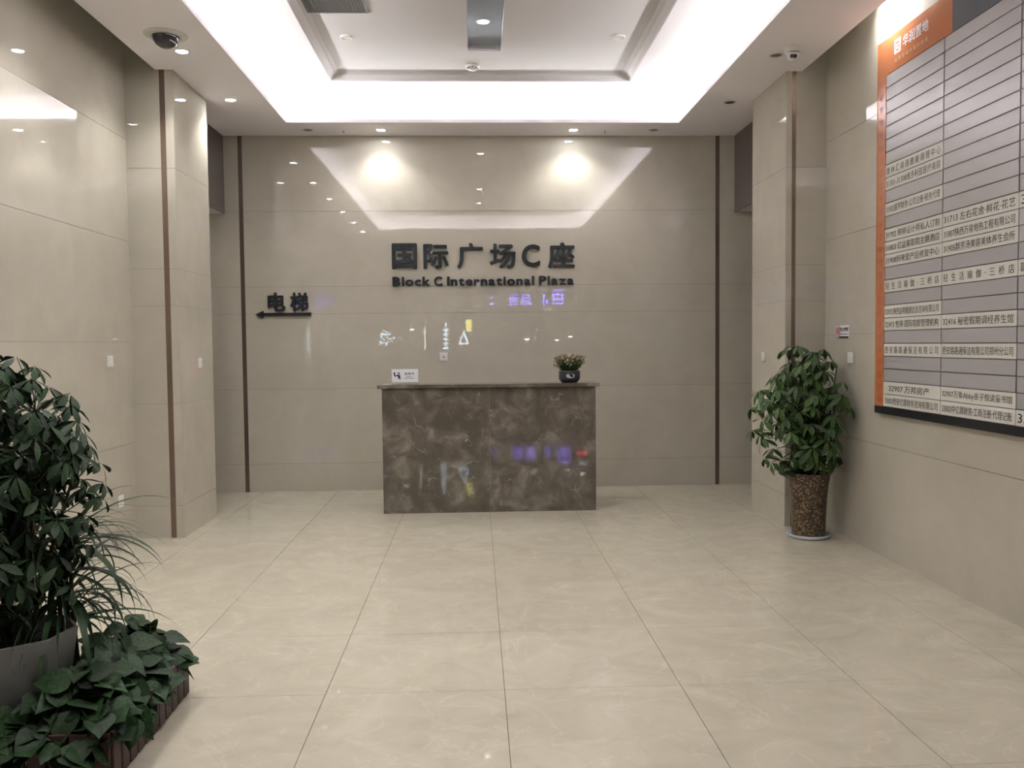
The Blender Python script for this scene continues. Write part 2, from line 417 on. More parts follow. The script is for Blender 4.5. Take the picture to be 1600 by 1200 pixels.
# entrance front behind the camera
wf = bx('wall_front', (PX0, PX1, YF-.12, YF, 3.1, 4.4), M['slab'], kind='structure')
bx('pier', (XL-.3, XL+.25, YF-.12, YF, 0, 3.1), M['slab'], wf); bx('pier', (XR-.25, XR+.3, YF-.12, YF, 0, 3.1), M['slab'], wf)
w1 = bm_()
for x in (-2.53, -1.2, .1, 1.4, 2.665-.05): box(w1, x, x+.05, YF-.09, YF-.03, 0, 3.1)
box(w1, -2.53, 2.665, YF-.09, YF-.03, 3.04, 3.1); box(w1, -2.53, 2.665, YF-.09, YF-.03, 0, .08)
w1 = obj('door_1', w1, M['frame'], kind='structure')
for x in (-2.48, -1.15, .15, 1.45):
    bx('glass_pane', (x, x+1.25 if x < 1.4 else 2.615, YF-.064, YF-.056, .08, 3.04), M['glass'], w1)
gr = bx('ground_outside', (-18, 18, -32, YF-.12, -.14, -.005), M['paving'], kind='structure')

# ------------------------------------------------------------------ ceiling fittings
def downlight(lit):
    r = empty('downlight', (0, 0, 0), 'x', 'ceiling light', 'lit ceiling downlights' if lit else 'unlit ceiling downlights')
    b = lathe(bm_(), [(.058, 0), (.056, -.004), (.046, -.005), (.042, 0), (.041, .01), (.0405, .0005)], capb=False, n=28)
    obj('trim_ring', b, M['white'], r, smooth=True, local=True)
    b = bm_(); vs = [b.verts.new((.041*math.cos(2*PI*i/24), .041*math.sin(2*PI*i/24), -.0015)) for i in range(24)]; b.faces.new(vs[::-1])
    bmesh.ops.solidify(b, geom=b.faces, thickness=.001)
    obj('lens', b, M['lamp'] if lit else M['greymetal'], r, local=True)
    if lit:
        l = bpy.data.lights.new('beam', 'SPOT'); l.energy = SPOT_W; l.spot_size = math.radians(125); l.spot_blend = .75
        l.shadow_soft_size = .035; l.color = (1, .98, .94)
        lo = bpy.data.objects.new('beam', l); COL.objects.link(lo); lo.parent = r; lo.location = (0, 0, -.02)
    return r
proto_on = downlight(True); proto_off = downlight(False)
ordn = ['at the entrance end', 'fifth', 'fourth', 'third', 'second', 'first']
LIT = [((-2.178, 8.045, HS), 'lit ceiling downlight on the soffit beside the column, beyond the dome camera'),
       ((-2.178, 6.745, HS), 'lit ceiling downlight on the soffit right next to the dark dome camera'),
       ((-2.18, 5.45, HS), 'lit ceiling downlight on the left soffit, first one nearer than the dome camera'),
       ((-2.18, 4.15, HS), 'lit ceiling downlight on the left soffit, second one nearer than the dome camera'),
       ((-2.18, 2.86, HS), 'lit ceiling downlight on the left soffit, third one nearer than the dome camera'),
       ((-2.18, 1.60, HS), 'lit ceiling downlight on the left soffit, closest to the entrance'),
       ((-.953, 9.144, HS), 'lit ceiling downlight above the desk end that holds the white placard'),
       ((1.039, 9.144, HS), 'lit ceiling downlight above the desk end that holds the potted flowers'),
       ((.088, 7.02, HC+.045), 'lit downlight inside the dark ceiling trough, above the smoke detector side'),
       ((.085, 4.36, HC+.045), 'lit downlight in the middle of the dark ceiling trough'),
       ((.080, 2.95, HC+.045), 'lit downlight at the entrance end of the dark ceiling trough')]
for i, (p, lab) in enumerate(LIT):
    if i == 0: proto_on.location = p; proto_on['label'] = lab
    else:
        q = copy_tree(proto_on, p, lab)
        if p[1] > 9 or p[0] < -2:      # dimmer lamps on the soffit beside the walls
            for ch in q.children:
                if ch.type == 'LIGHT':
                    ch.data = ch.data.copy(); ch.data.energy = 15 if p[1] > 9 else 24
for ch in proto_on.children:
    if ch.type == 'LIGHT': ch.data = ch.data.copy(); ch.data.energy = 20
UN = [((-1.698, 9.144, HS), 'unlit ceiling downlight beside the left lit one over the back wall'),
      ((1.883, 9.144, HS), 'unlit ceiling downlight beside the right lit one over the back wall'),
      ((2.376, 8.106, HS), 'unlit ceiling downlight on the right soffit near the far end of the column'),
      ((2.354, 6.783, HS), 'unlit ceiling downlight on the right soffit next to the white turret camera')]
for i, (p, lab) in enumerate(UN):
    if i == 0: proto_off.location = p; proto_off['label'] = lab
    else: copy_tree(proto_off, p, lab)
# wall washer in the gap above the directory board
r = empty('slot_light', (2.765, 5.98, 4.08), 'bright wall light in the ceiling gap above the tenant directory', 'ceiling light')
b = lathe(bm_(), [(.03, .1), (.03, 0), (.045, -.06), (.041, -.06), (.03, -.02)], capb=True, n=24)
obj('housing', b, M['white'], r, local=True, smooth=True)
b = bm_(); box(b, -.024, .024, -.024, .024, -.035, -.03); obj('lens', b, M['lamp'], r, local=True)
l = bpy.data.lights.new('beam', 'SPOT'); l.energy = 80; l.spot_size = math.radians(132); l.spot_blend = .8; l.shadow_soft_size = .03
lo = bpy.data.objects.new('beam', l); COL.objects.link(lo); lo.parent = r; lo.location = (0, 0, -.07); lo.rotation_euler = (0, -math.radians(68), 0)

# flush speaker discs on the tray
def disc(loc, lab):
    r = empty('ceiling_speaker', loc, lab, 'ceiling speaker', 'round white discs on the ceiling tray')
    obj('rim', lathe(bm_(), [(.05, 0), (.05, -.010), (.046, -.014), (.040, -.014), (.038, -.008)], n=28, capb=False), M['white'], r, local=True, smooth=True)
    obj('cover', lathe(bm_(), [(.039, -.008), (.030, -.012), (.001, -.012)], n=28, capb=False), M['white'], r, local=True)
    return r
d0 = disc((-1.02, 7.24, HC), 'small round white disc on the ceiling tray beside the air vent')
copy_tree(d0, (1.20, 7.21, HC), 'small round white disc on the ceiling tray, away from the air vent')
r = empty('smoke_detector', (-.003, 7.97, HC), 'round white smoke detector on the ceiling tray below the dark trough', 'smoke detector')
obj('base', lathe(bm_(), [(.062, 0), (.062, -.012), (.050, -.018)], n=28, capb=False, capt=True), M['white'], r, local=True, smooth=True)
obj('head', lathe(bm_(), [(.042, -.018), (.042, -.030), (.030, -.040), (.001, -.042)], n=28, capb=False), M['white'], r, local=True, smooth=True)
b = bm_()
for k in range(8):
    a = 2*PI*k/8; x, y = .0425*math.cos(a), .0425*math.sin(a); box(b, x-.008, x+.008, y-.008, y+.008, -.028, -.022)
obj('sensor_slits', b, M['dark'], r, local=True)
for p, lab in (((-1.34, 9.17, HS), 'tiny dark hook on the soffit, by the desk placard side'), ((1.37, 9.17, HS), 'tiny dark hook on the soffit, by the potted flowers side')):
    b = tube(bm_(), [(p[0], p[1], HS), (p[0], p[1], HS-.018), (p[0]+.006, p[1], HS-.026), (p[0]+.012, p[1], HS-.02)], .0035, .003)
    tag(obj('ceiling_hook', b, M['dark']), lab, 'hook', 'tiny hooks on the soffit')

# air vent
r = empty('air_vent', (-1.0, 6.5, HC), 'dark slatted air vent grille set in the white ceiling tray', 'air vent')
vx0, vx1, vy0, vy1 = -1.235, -.778, 6.05, 6.72
b = bm_()
for d in ((vx0, vx1, vy1-.015, vy1), (vx0, vx1, vy0, vy0+.015), (vx0, vx0+.012, vy0, vy1), (vx1-.012, vx1, vy0, vy1)): box(b, *d, HC-.008, HC)
obj('vent_frame', b, M['greymetal'], r)
bx('vent_cavity', (vx0+.01, vx1-.01, vy0+.01, vy1-.01, HC-.0015, HC), M['dark'], r)
b = bm_()
for k in range(26):
    x = vx0+.018+k*(vx1-vx0-.036)/25; box(b, x-.0035, x+.0035, vy0+.012, vy1-.012, HC-.007, HC-.0015)
obj('slats', b, M['greymetal'], r, kind='stuff')

# cameras
r = empty('dome_camera', (-2.178, 6.40, HS), 'black dome security camera on a wide white ceiling ring', 'security camera')
obj('base_ring', lathe(bm_(), [(.150, 0), (.148, -.008), (.120, -.013), (.095, -.016), (.092, -.004)], n=40, capb=False), M['white'], r, local=True, smooth=True)
pr = [(.090*math.cos(t), -.012-.082*math.sin(t)) for t in [i*PI/2/9 for i in range(9)]]+[(.001, -.094)]
obj('smoked_dome', lathe(bm_(), pr, n=36, capb=False), M['dome'], r, local=True, smooth=True)
b = bm_()
tube(b, [(.086*math.cos(a)*.96+.0, .086*math.sin(a)*.96-.0, -.012-.030*(1+math.cos(a-.2))) for a in [-.9+i*.2 for i in range(11)]], .005, .005, 8)
obj('inner_trim', b, M['white'], r, local=True, smooth=True)
r = empty('turret_camera', (2.426, 6.62, HS), 'white turret security camera with two dark lenses under the soffit', 'security camera')
obj('mount', lathe(bm_(), [(.072, 0), (.070, -.010), (.055, -.040), (.048, -.055)], n=32, capb=False, capt=True), M['white'], r, local=True, smooth=True)
b = bm_(); bmesh.ops.create_uvsphere(b, u_segments=24, v_segments=14, radius=.046, matrix=Matrix.Translation((0, -.004, -.058)))
obj('ball', b, M['white'], r, local=True, smooth=True)
for sx in (-1, 1):
    b = bm_(); dirn = Vector((-.35+sx*.30, -1, -.42)).normalized(); p = Vector((0, -.004, -.058))+dirn*.040
    tube(b, [p, p+dirn*.009], .0155, .0145, 16); obj('lens', b, M['dark'], r, local=True, smooth=False)
b = bm_(); tube(b, [(-.052, -.018, -.036), (-.03, -.046, -.040), (0, -.056, -.042), (.03, -.046, -.040), (.052, -.018, -.036)], .004, .004, 6)
obj('shadow_gap', b, M['greymetal'], r, local=True, smooth=True)

# ------------------------------------------------------------------ wall lettering
sg = empty('wall_sign', (.09, YB, 2.37), 'large dark raised Chinese title over the desk on the back wall', 'wall sign')
for ch, x0, x1, z0, z1 in (('国', -.883, -.618, 2.368, 2.641), ('际', -.550, -.282, 2.368, 2.632), ('广', -.190, .087, 2.368, 2.640), ('场', .158, .436, 2.368, 2.632),
                           ('C', .501, .698, 2.380, 2.622), ('座', .782, 1.070, 2.366, 2.640)):
    lettering('character', ch, 'back', (x0, YB, z0), x1-x0, z1-z0, .028, M['letter'], sg)
sg = empty('wall_sign', (.09, YB, 2.18), 'row of dark raised English letters reading Block C International Plaza', 'wall sign')
def english():
    hB = GL['e_B'][0][:, 1]; zb, zh = hB.min(), hB.max()-hB.min(); kz = (2.287-2.187)/zh
    for word, x0, x1 in (('Block', -.882, -.483), ('C', -.440, -.352), ('International', -.300, .632), ('Plaza', .684, 1.061)):
        ws = []
        for ch in word:
            co = GL['e_'+ch][0]; ws.append((ch, co[:, 0].max()-co[:, 0].min(), co[:, 1].min(), co[:, 1].max()))
        gap = .075; tot = sum(w[1] for w in ws)+gap*(len(ws)-1); kx = (x1-x0)/tot; x = x0
        for ch, w, z0, z1 in ws:
            lettering('letter', 'e_'+ch, 'back', (x, YB, 2.186+(z0-zb)*kz), w*kx, (z1-z0)*kz, .020, M['letter'], sg)
            x += (w+gap)*kx
english()
sg = empty('direction_sign', (-2.04, YB, 1.88), 'dark raised elevator sign with two characters above an arrow pointing left', 'direction sign')
lettering('character', '电', 'back', (-2.203, YB, 1.928), .185, .200, .024, M['letter'], sg)
lettering('character', '梯', 'back', (-1.968, YB, 1.928), .192, .200, .024, M['letter'], sg)
b = bm_(); box(b, -2.262, -1.748, YB-.024, YB, 1.880, 1.914)
for y in (YB-.024, YB): pass
pts = [(-2.335, 1.897), (-2.250, 1.858), (-2.250, 1.937)]
f0 = [b.verts.new((x, YB-.024, z)) for x, z in pts]; f1 = [b.verts.new((x, YB, z)) for x, z in pts]
b.faces.new(f0); b.faces.new(f1[::-1])
for i in range(3): b.faces.new((f0[i], f1[i], f1[(i+1) % 3], f0[(i+1) % 3]))
obj('arrow', b, M['letter'], sg)

# ------------------------------------------------------------------ reception desk and what stands on it
r = empty('reception_desk', (.118, 8.3, 0), 'brown marble reception desk with overhanging top standing before the back wall', 'desk')
for x0, x1 in ((-.870, .1165), (.1175, 1.104)): bx('front_slab', (x0, x1, 8.05, 8.07, 0, 1.16), M['marble'], r)
bx('side_slab', (-.870, -.850, 8.07, 8.55, 0, 1.16), M['marble'], r); bx('side_slab', (1.084, 1.104, 8.07, 8.55, 0, 1.16), M['marble'], r)
bx('desk_top', (-.910, 1.140, 8.02, 8.36, 1.16, 1.192), M['marble'], r, bev=.003)
bx('work_surface', (-.850, 1.084, 8.07, 8.62, .74, .77), M['marble'], r)
ZT = 1.192
# placard
r = empty('desk_placard', (-.66, 8.12, ZT), 'small white desk placard with black figures, on the desk top', 'placard')
bx('card', (-.782, -.540, 8.112, 8.118, 1.214, 1.335), M['paper'], r)
bx('stand', (-.782, -.540, 8.10, 8.16, ZT, 1.198), M['glass'], r)
bx('stand_riser', (-.782, -.540, 8.119, 8.122, 1.198, 1.335), M['glass'], r)
lettering('lettering', '巡查中', 'back', (-.665, 8.112, 1.280), .090, .025, 0, M['ink'], r)
b = bm_(); random.seed(3)
for z, w0, w1 in ((1.266, -.648, -.600), (1.250, -.668, -.572)):
    x = w0
    while x < w1: box(b, x, x+.004, 8.1112, 8.112, z-.004, z+.004); x += .007
obj('fine_print', b, M['greymetal'], r)
b = bm_()
def blob(cx, cz, rx, rz):
    vs = [b.verts.new((cx+rx*math.cos(a), 8.111, cz+rz*math.sin(a))) for a in [2*PI*i/12 for i in range(12)]]; b.faces.new(vs)
def stroke(p, q, w):
    d = Vector((q[0]-p[0], q[1]-p[1])); n = Vector((-d.y, d.x)).normalized()*w/2
    b.faces.new([b.verts.new((a, 8.1111, c)) for a, c in ((p[0]+n.x, p[1]+n.y), (q[0]+n.x, q[1]+n.y), (q[0]-n.x, q[1]-n.y), (p[0]-n.x, p[1]-n.y))])
blob(-.758, 1.296, .009, .010); blob(-.718, 1.297, .008, .009)
stroke((-.760, 1.284), (-.748, 1.268), .011); stroke((-.750, 1.270), (-.728, 1.280), .008); stroke((-.735, 1.283), (-.712, 1.262), .013)
stroke((-.712, 1.284), (-.706, 1.244), .010); stroke((-.724, 1.262), (-.716, 1.246), .007); stroke((-.716, 1.246), (-.704, 1.246), .007)
obj('pictogram', b, M['ink'], r)
# flower pot
fx, fy = .873, 8.16
r = empty('flower_pot', (fx, fy, ZT), 'small black pot of dried cream flowers with an oval silver sticker, on the desk', 'potted plant')
obj('pot', lathe(bm_(), [(.070, 0), (.082, .010), (.098, .030), (.101, .045), (.101, .100), (.097, .112), (.092, .112), (.094, .095), (.08, .09)], n=36, capt=True), M['dark'], r, local=True, smooth=True)
b = bm_()
n = 20
c0 = [b.verts.new((.040*math.cos(a), -math.sqrt(.1025**2-(.040*math.cos(a))**2), .066+.022*math.sin(a))) for a in [2*PI*i/n for i in range(n)]]
b.faces.new(c0); obj('sticker', b, M['silver'], r, local=True)
random.seed(11)
bs, bf, bc = bm_(), bm_(), bm_()
for k in range(420):
    a = random.uniform(0, 2*PI); q = math.sqrt(random.random())
    p0 = Vector((.06*q*math.cos(a), .06*q*math.sin(a), .10))
    hh = .238+.028*(1-q*q)-random.random()**2*.085
    R1 = .150*q+.01*random.random()
    p1 = Vector((R1*math.cos(a), R1*math.sin(a)*.8, hh))
    tube(bs, [p0, p0*.5+p1*.5+Vector((0, 0, .01)), p1], .0016, .0010, 3, cap=False)
    tgt = bc if random.random() < .22 else bf
    rr = random.uniform(.005, .0095)
    dd = Vector((random.uniform(-1, 1), random.uniform(-1, 1), 1.2)).normalized()*rr
    a1 = dd.orthogonal().normalized()*rr; a2 = dd.cross(a1).normalized()*rr
    v = [tgt.verts.new(p1+x) for x in (-dd, a1, a2, -a1, -a2, dd*1.5)]
    for i in range(4):
        tgt.faces.new((v[0], v[1+(i+1) % 4], v[1+i])); tgt.faces.new((v[5], v[1+i], v[1+(i+1) % 4]))
    for _ in range(3):
        t = random.uniform(.1, .8); p = p0.lerp(p1, t); d = Vector((random.uniform(-1, 1), random.uniform(-1, 1), random.uniform(-.2, 1))).normalized()*.02
        s_ = d.orthogonal().normalized()*.004
        bs.faces.new([bs.verts.new(x) for x in (p, p+d*.5+s_, p+d, p+d*.5-s_)])
obj('foliage', bs, M['leaf'], r, local=True, kind='stuff'); obj('blossoms', bf, M['dry'], r, local=True, kind='stuff'); obj('pale_blossoms', bc, M['cream'], r, local=True, kind='stuff')

# ------------------------------------------------------------------ switches, socket, notice
def switch_x(xw, s, y0, y1, z0, z1, name, lab, cat, rocker=True):
    """plate on a wall whose surface is x=xw, room on the side s"""
    r = empty(name, (xw, (y0+y1)/2, (z0+z1)/2), lab, cat)
    a, b_ = sorted((xw, xw+s*.009)); bx('plate', (a, b_, y0, y1, z0, z1), M['white'], r, bev=.002)
    a, b_ = sorted((xw+s*.008, xw+s*.013))
    if rocker: bx('rocker', (a, b_, y0+.018, y1-.018, z0+.014, z1-.014), M['white'], r, bev=.0015)
    else:
        for z in ((z0+z1)/2+.014, (z0+z1)/2-.020):
            for y in ((y0+y1)/2-.009, (y0+y1)/2+.007):
                a, b_ = sorted((xw+s*.0085, xw+s*.0095)); bx('slot', (a, b_, y, y+.003, z-.006, z+.006), M['dark'], r)
    return r
switch_x(CXL, 1, 7.638, 7.724, 1.378, 1.464, 'light_switch', 'white light switch on the side face of the left column', 'light switch')
switch_x(CXR, -1, 7.69, 7.776, 1.378, 1.464, 'light_switch', 'white light switch on the right column, just above the potted plant leaves', 'light switch')
switch_x(XL, 1, 6.69, 6.79, 1.412, 1.498, 'light_switch', 'white light switch on the left wall above the socket', 'light switch')
switch_x(XL, 1, 6.815, 6.91, .318, .410, 'power_socket', 'white power socket low on the left wall beside the arching leaves', 'power socket', False)
switch_x(XR, -1, 6.635, 6.725, 1.382, 1.468, 'light_switch', 'white light switch on the right wall below the small notice', 'light switch')
r = empty('wall_outlet', (-.346, YB, 1.43), 'square white outlet with a round hole on the back wall above the desk', 'wall outlet')
bx('plate', (-.390, -.304, YB-.009, YB, 1.387, 1.473), M['white'], r, bev=.002)
b = bm_(); tube(b, [(-.347, YB-.013, 1.43), (-.347, YB-.008, 1.43)], .020, .022, 20); obj('raised_ring', b, M['white'], r, smooth=False)
b = bm_(); tube(b, [(-.347, YB-.0145, 1.427), (-.347, YB-.012, 1.427)], .008, .008, 14); obj('jack_hole', b, M['dark'], r)
r = empty('notice_sign', (XR, 6.84, 1.63), 'small white notice with a red prohibition mark on the right wall', 'notice')
ny0, ny1, nz0, nz1 = 6.712, 6.962, 1.578, 1.678
bx('plaque', (XR-.006, XR, ny0, ny1, nz0, nz1), M['paper'], r)
bx('red_band', (XR-.0068, XR-.006, ny0+.160, ny1, nz0, nz1), mat('pale_pink', (.50, .36, .34), .4), r)
lettering('lettering', '禁止吸烟', 'right', (XR-.006, ny1-.088, nz0+.052), .150, .032, 0, M['ink'], r)
b = bm_()
y = ny1-.092
while y > ny0+.02: box(b, XR-.0068, XR-.006, y-.006, y, nz0+.026, nz0+.036); y -= .010
obj('fine_print', b, M['greymetal'], r)
bx('bottom_bar', (XR-.0068, XR-.006, ny0, ny1-.07, nz0, nz0+.014), M['ink'], r)
b = bm_()
tube(b, [(XR-.0075, ny1-.045+.026*math.cos(a), nz0+.058+.026*math.sin(a)) for a in [2*PI*i/20 for i in range(21)]], .0028, .0028, 5)
tube(b, [(XR-.0075, ny1-.045+.018, nz0+.058+.018), (XR-.0075, ny1-.045-.018, nz0+.058-.018)], .0028, .0028, 5)
obj('prohibition_mark', b, M['red'], r)

# ------------------------------------------------------------------ tenant directory board
BX = 2.893
by0, bz0, bz1 = 6.200, 1.035, 3.655
y1s = 6.080; cw = .762; NC = 3
yend = y1s-cw*NC-.04
zt, zb = 3.405, 1.088; rh = (zt-zb)/26
bd = empty('directory_board', (XR, 5.0, 1.035), 'large tenant directory board with orange header and silver rows on the right wall', 'directory board')
bx('backing', (BX+.004, XR, yend, by0, bz0, bz1), M['greymetal'], bd)
op = bx('header', (BX-.004, BX+.004, 5.232, by0, zt, bz1), M['orange'], bd, label='orange header panel')
bx('header_extension', (BX-.0035, BX+.004, yend, 5.232, zt, bz1), M['slate'], bd, label='dark slate header panel')
bx('floor_number_strip', (BX-.004, BX+.004, y1s, by0, zb, zt), M['orange'], bd, label='orange strip of floor numbers')
bx('bottom_rail', (BX-.010, BX+.004, yend, by0, bz0, zb), mat('black_rail', (.012, .012, .014), .3), bd, label='black bottom rail')
bx('side_rail', (BX-.006, BX+.004, by0, by0+.008, bz0, bz1), M['orange'], bd)
def plate_mesh(w, h):
    me = bpy.data.meshes.new('name_plate'); b = box(bm_(), -.003, .003, -w/2, w/2, -h/2, h/2, bev=.0012); b.to_mesh(me); b.free(); return me
PM = plate_mesh(cw-.012, rh-.007); PM.materials.append(M['plate']); PL = plate_mesh(cw-.006, rh-.005); PL.materials.append(M['label'])
for c_ in range(NC):
    rows = (ROWS1, ROWS2, ROWS3)[c_]
    for k in range(26):
        fnum = k+5; yc = y1s-cw*(c_+.5); zc = zt-rh*(k+.5)
        has = fnum in rows
        p = mobj('name_plate', PL if has else PM, None, bd); p.location = (BX-XR, yc-5.0, zc-1.035)
        if has:
            p['label'] = 'white name plate with black writing'
            WL[p.name] = Vector((BX, yc, zc))
            w = cw-.05; x0 = .02
            if c_ == 2: w = .06*len(rows[fnum])*.8
            if (c_, fnum) == (0, 29): w = cw*.72; x0 = .08
            hgt = .050
            lettering('lettering', ('r', c_+1, fnum), 'right', (BX-.003, y1s-cw*c_-x0, zc-hgt/2), w, hgt, 0, M['ink'], p)
for k in range(26):
    lettering('floor_number', '%dF' % (k+5), 'right', (BX-.004, by0-.030, zt-rh*(k+.5)-.021), .062, .042, 0, M['orangeink'], bd)
hp = bd
lettering('title_lettering', '华润置地', 'right', (BX-.004, 5.845, 3.520), .335, .078, 0, M['paper'], bd)
lettering('subtitle_lettering', '品质给城市更多改变', 'right', (BX-.004, 5.955, 3.455), .440, .026, 0, mat('pale_ink', (.70, .50, .30), .5), bd)
# emblem: white square with an orange rounded pattern
b = bm_(); box(b, BX-.0048, BX-.004, 5.872, 5.962, 3.510, 3.605)
obj('emblem', b, M['paper'], bd)
b = bm_()
ey, ez = 5.917, 3.5575
for (y_, z_, w_, h_) in ((.018, .022, .022, .010), (-.018, .022, .022, .010), (0, .010, .010, .040), (.020, -.006, .010, .030), (-.020, -.006, .010, .030), (0, -.028, .036, .009)):
    box(b, BX-.0056, BX-.0048, ey+y_-w_/2, ey+y_+w_/2, ez+z_-h_/2, ez+z_+h_/2)
obj('emblem_pattern', b, M['orange'], bd)

# ------------------------------------------------------------------ plants
def leaf_mesh(name, m, prof, fold=.18, droop=.15, tip=0):
    """unit-length leaf along +y, up +z; prof = [(t, halfwidth)]"""
    b = bm_(); rows = []
    for t, w in prof:
        z = -droop*t*t
        rows.append([b.verts.new((-w, t, z+fold*w)), b.verts.new((0, t, z)), b.verts.new((w, t, z+fold*w))])
    for p, q in zip(rows, rows[1:]):
        for i in range(2): b.faces.new((p[i], p[i+1], q[i+1], q[i]))
    e = b.verts.new((0, 1+tip, -droop)); q = rows[-1]
    b.faces.new((q[0], q[1], e)); b.faces.new((q[1], q[2], e))
    me = bpy.data.meshes.new(name); b.to_mesh(me); b.free(); me.materials.append(m)
    me.polygons.foreach_set('use_smooth', [True]*len(me.polygons))
    return me
OV = [(0, .012), (.18, .08), (.42, .17), (.65, .19), (.85, .12)]
LANCE = [(0, .012), (.2, .10), (.45, .155), (.7, .12), (.88, .05)]
HEART = [(-.12, .20), (.0, .38), (.16, .46), (.38, .43), (.62, .28), (.84, .11)]
def orient(d, nrm, s, p, roll=0):
    d = d.normalized(); x = d.cross(nrm)
    if x.length < 1e-4: x = d.orthogonal()
    x.normalize(); z = x.cross(d)
    m = Matrix((x, d, z)).transposed()
    m = m @ Matrix.Rotation(roll, 3, 'Y')
    m = m.to_4x4() @ Matrix.Diagonal((s, s, s, 1)); m.translation = p
    return m
def place_leaves(root, mats, me_list, keep=300):
    """mats = list of (matrix in root space, index). Nearest to the camera become objects, the rest one mesh."""
    base = WL[root.name]; cam = Vector((0, 0, 1.55))
    mats.sort(key=lambda a: ((a[0].translation+base)-cam).length)
    for m, i in mats[:keep]:
        o = bpy.data.objects.new('leaf', me_list[i]); COL.objects.link(o); o.parent = root; o.matrix_local = m; WL[o.name] = base
    rest = mats[keep:]
    if rest:
        b = bm_()
        for m, i in rest:
            t = me_list[i].copy(); t.transform(m); b.from_mesh(t); bpy.data.meshes.remove(t)
        me = bpy.data.meshes.new('foliage'); b.to_mesh(me); b.free(); me.materials.append(me_list[0].materials[0])
        mobj('foliage', me, None, root, kind='stuff')
def umbrella_tree(root, hub, crown, radii, nclust, llen, n_stems, mat_leaf, ok, seed, base_r=.05, extra=(), sep=.62):
    """several woody stems from hub; leaves in drooping whorls filling an ellipsoid crown (all in root space)"""
    random.seed(seed)
    mel = [leaf_mesh('leaf', mat_leaf, OV, .25, .18), leaf_mesh('leaf', mat_leaf, OV, .12, .35), leaf_mesh('leaf', mat_leaf, LANCE, .3, .25)]
    crown = Vector(crown); mats = []; bp = bm_()
    stems = []
    for k in range(n_stems):
        a = 2*PI*k/n_stems+random.uniform(-.4, .4); q = random.uniform(.25, .75)
        top = crown+Vector((radii[0]*q*math.cos(a), radii[1]*q*math.sin(a), radii[2]*random.uniform(-.1, .75)))
        p0 = Vector(hub)+Vector((base_r*math.cos(a), base_r*math.sin(a), 0))
        mid = p0.lerp(top, .5)+Vector((random.uniform(-.03, .03), random.uniform(-.03, .03), .05))
        pts = [p0, p0.lerp(mid, .5)+Vector((0, 0, .02)), mid, mid.lerp(top, .55), top]
        stems.append(pts)
        bs = bm_(); tube(bs, pts, .011, .005, 7); obj('stem', bs, M['stem'], root, local=True, smooth=True)
    cnt = 0; tries = 0
    centres = list(extra)
    while cnt < nclust and tries < 20000:
        tries += 1
        v = Vector((random.gauss(0, 1), random.gauss(0, 1), random.gauss(0, 1))).normalized()
        q = random.random()**.42
        p = crown+Vector((v.x*radii[0]*q, v.y*radii[1]*q, v.z*radii[2]*q))
        if not ok(p): continue
        if any((p-c).length < llen*sep for c in centres): continue
        centres.append(p); cnt += 1
    for p in centres:
        p = Vector(p)
        st = min((pt for s in stems for pt in s[1:]), key=lambda a: (a-p-Vector((0, 0, -.05))).length+(.2 if a.z > p.z else 0))
        out = (p-crown); out.z = out.z*.4+.10; out.normalize()
        mid = st.lerp(p, .5)+Vector((0, 0, .02))
        tube(bp, [st, mid, p], .0026, .0018, 4, cap=False)
        nrm = (out*.6+Vector((0, 0, 1))+Vector((random.uniform(-.3, .3), random.uniform(-.3, .3), 0))).normalized()
        nl = random.choice((6, 7, 7, 8)); ph = random.uniform(0, 2*PI)
        u = nrm.orthogonal().normalized(); w = nrm.cross(u)
        for i in range(nl):
            a = ph+2*PI*i/nl+random.uniform(-.12, .12)
            rad = math.cos(a)*u+math.sin(a)*w
            dr = random.uniform(.15, .75)
            d = (rad-nrm*dr*.8+Vector((0, 0, -dr*.55))).normalized()
            L_ = llen*random.uniform(.75, 1.1)
            q0 = p+d*.012
            if not ok(q0+d*L_): continue
            mats.append((orient(d, nrm, L_, q0, random.uniform(-.35, .35)), random.choice((0, 0, 1, 2))))
    obj('leaf_stalks', bp, M['stem'], root, local=True, kind='stuff')
    place_leaves(root, mats, mel)

# right: umbrella tree in a mosaic pot
PXr, PYr = 2.632, 6.80
t = empty('potted_umbrella_tree', (PXr, PYr, 0), 'bushy umbrella plant in a tall brown mosaic pot in the right corner', 'potted plant')
obj('saucer', lathe(bm_(), [(.145, 0), (.160, .004), (.170, .028), (.165, .030), (.154, .010)], n=44, capt=True), M['saucer'], t, local=True, smooth=True, label='pale plastic saucer')
obj('pot', lathe(bm_(), [(.118, .010), (.128, .014), (.130, .05), (.132, .15), (.140, .30), (.152, .42), (.165, .495), (.168, .515), (.160, .517), (.150, .48)], n=44), M['mosaic'], t, local=True, smooth=True, label='dark brown pot with gold mosaic flecks')
b = bm_(); vs = [b.verts.new((.155*math.cos(2*PI*i/30), .155*math.sin(2*PI*i/30), .485)) for i in range(30)]; b.faces.new(vs); obj('soil', b, M['soil'], t, local=True)
def okR(p):
    x, y, z = p.x+PXr, p.y+PYr, p.z
    if z < .50 or z > 1.56 or x > 2.90 or y > 7.16: return False
    cx = -.055; half = .44 if z < 1.05 else .44-(z-1.05)*.50
    if z < .72: half = .30+(z-.5)*.6
    return abs(p.x-cx) < half
umbrella_tree(t, (0, 0, .49), (-.06, -.03, 1.02), (.45, .35, .55), 135, .118, 10, M['leaf'], okR, 5, .07)

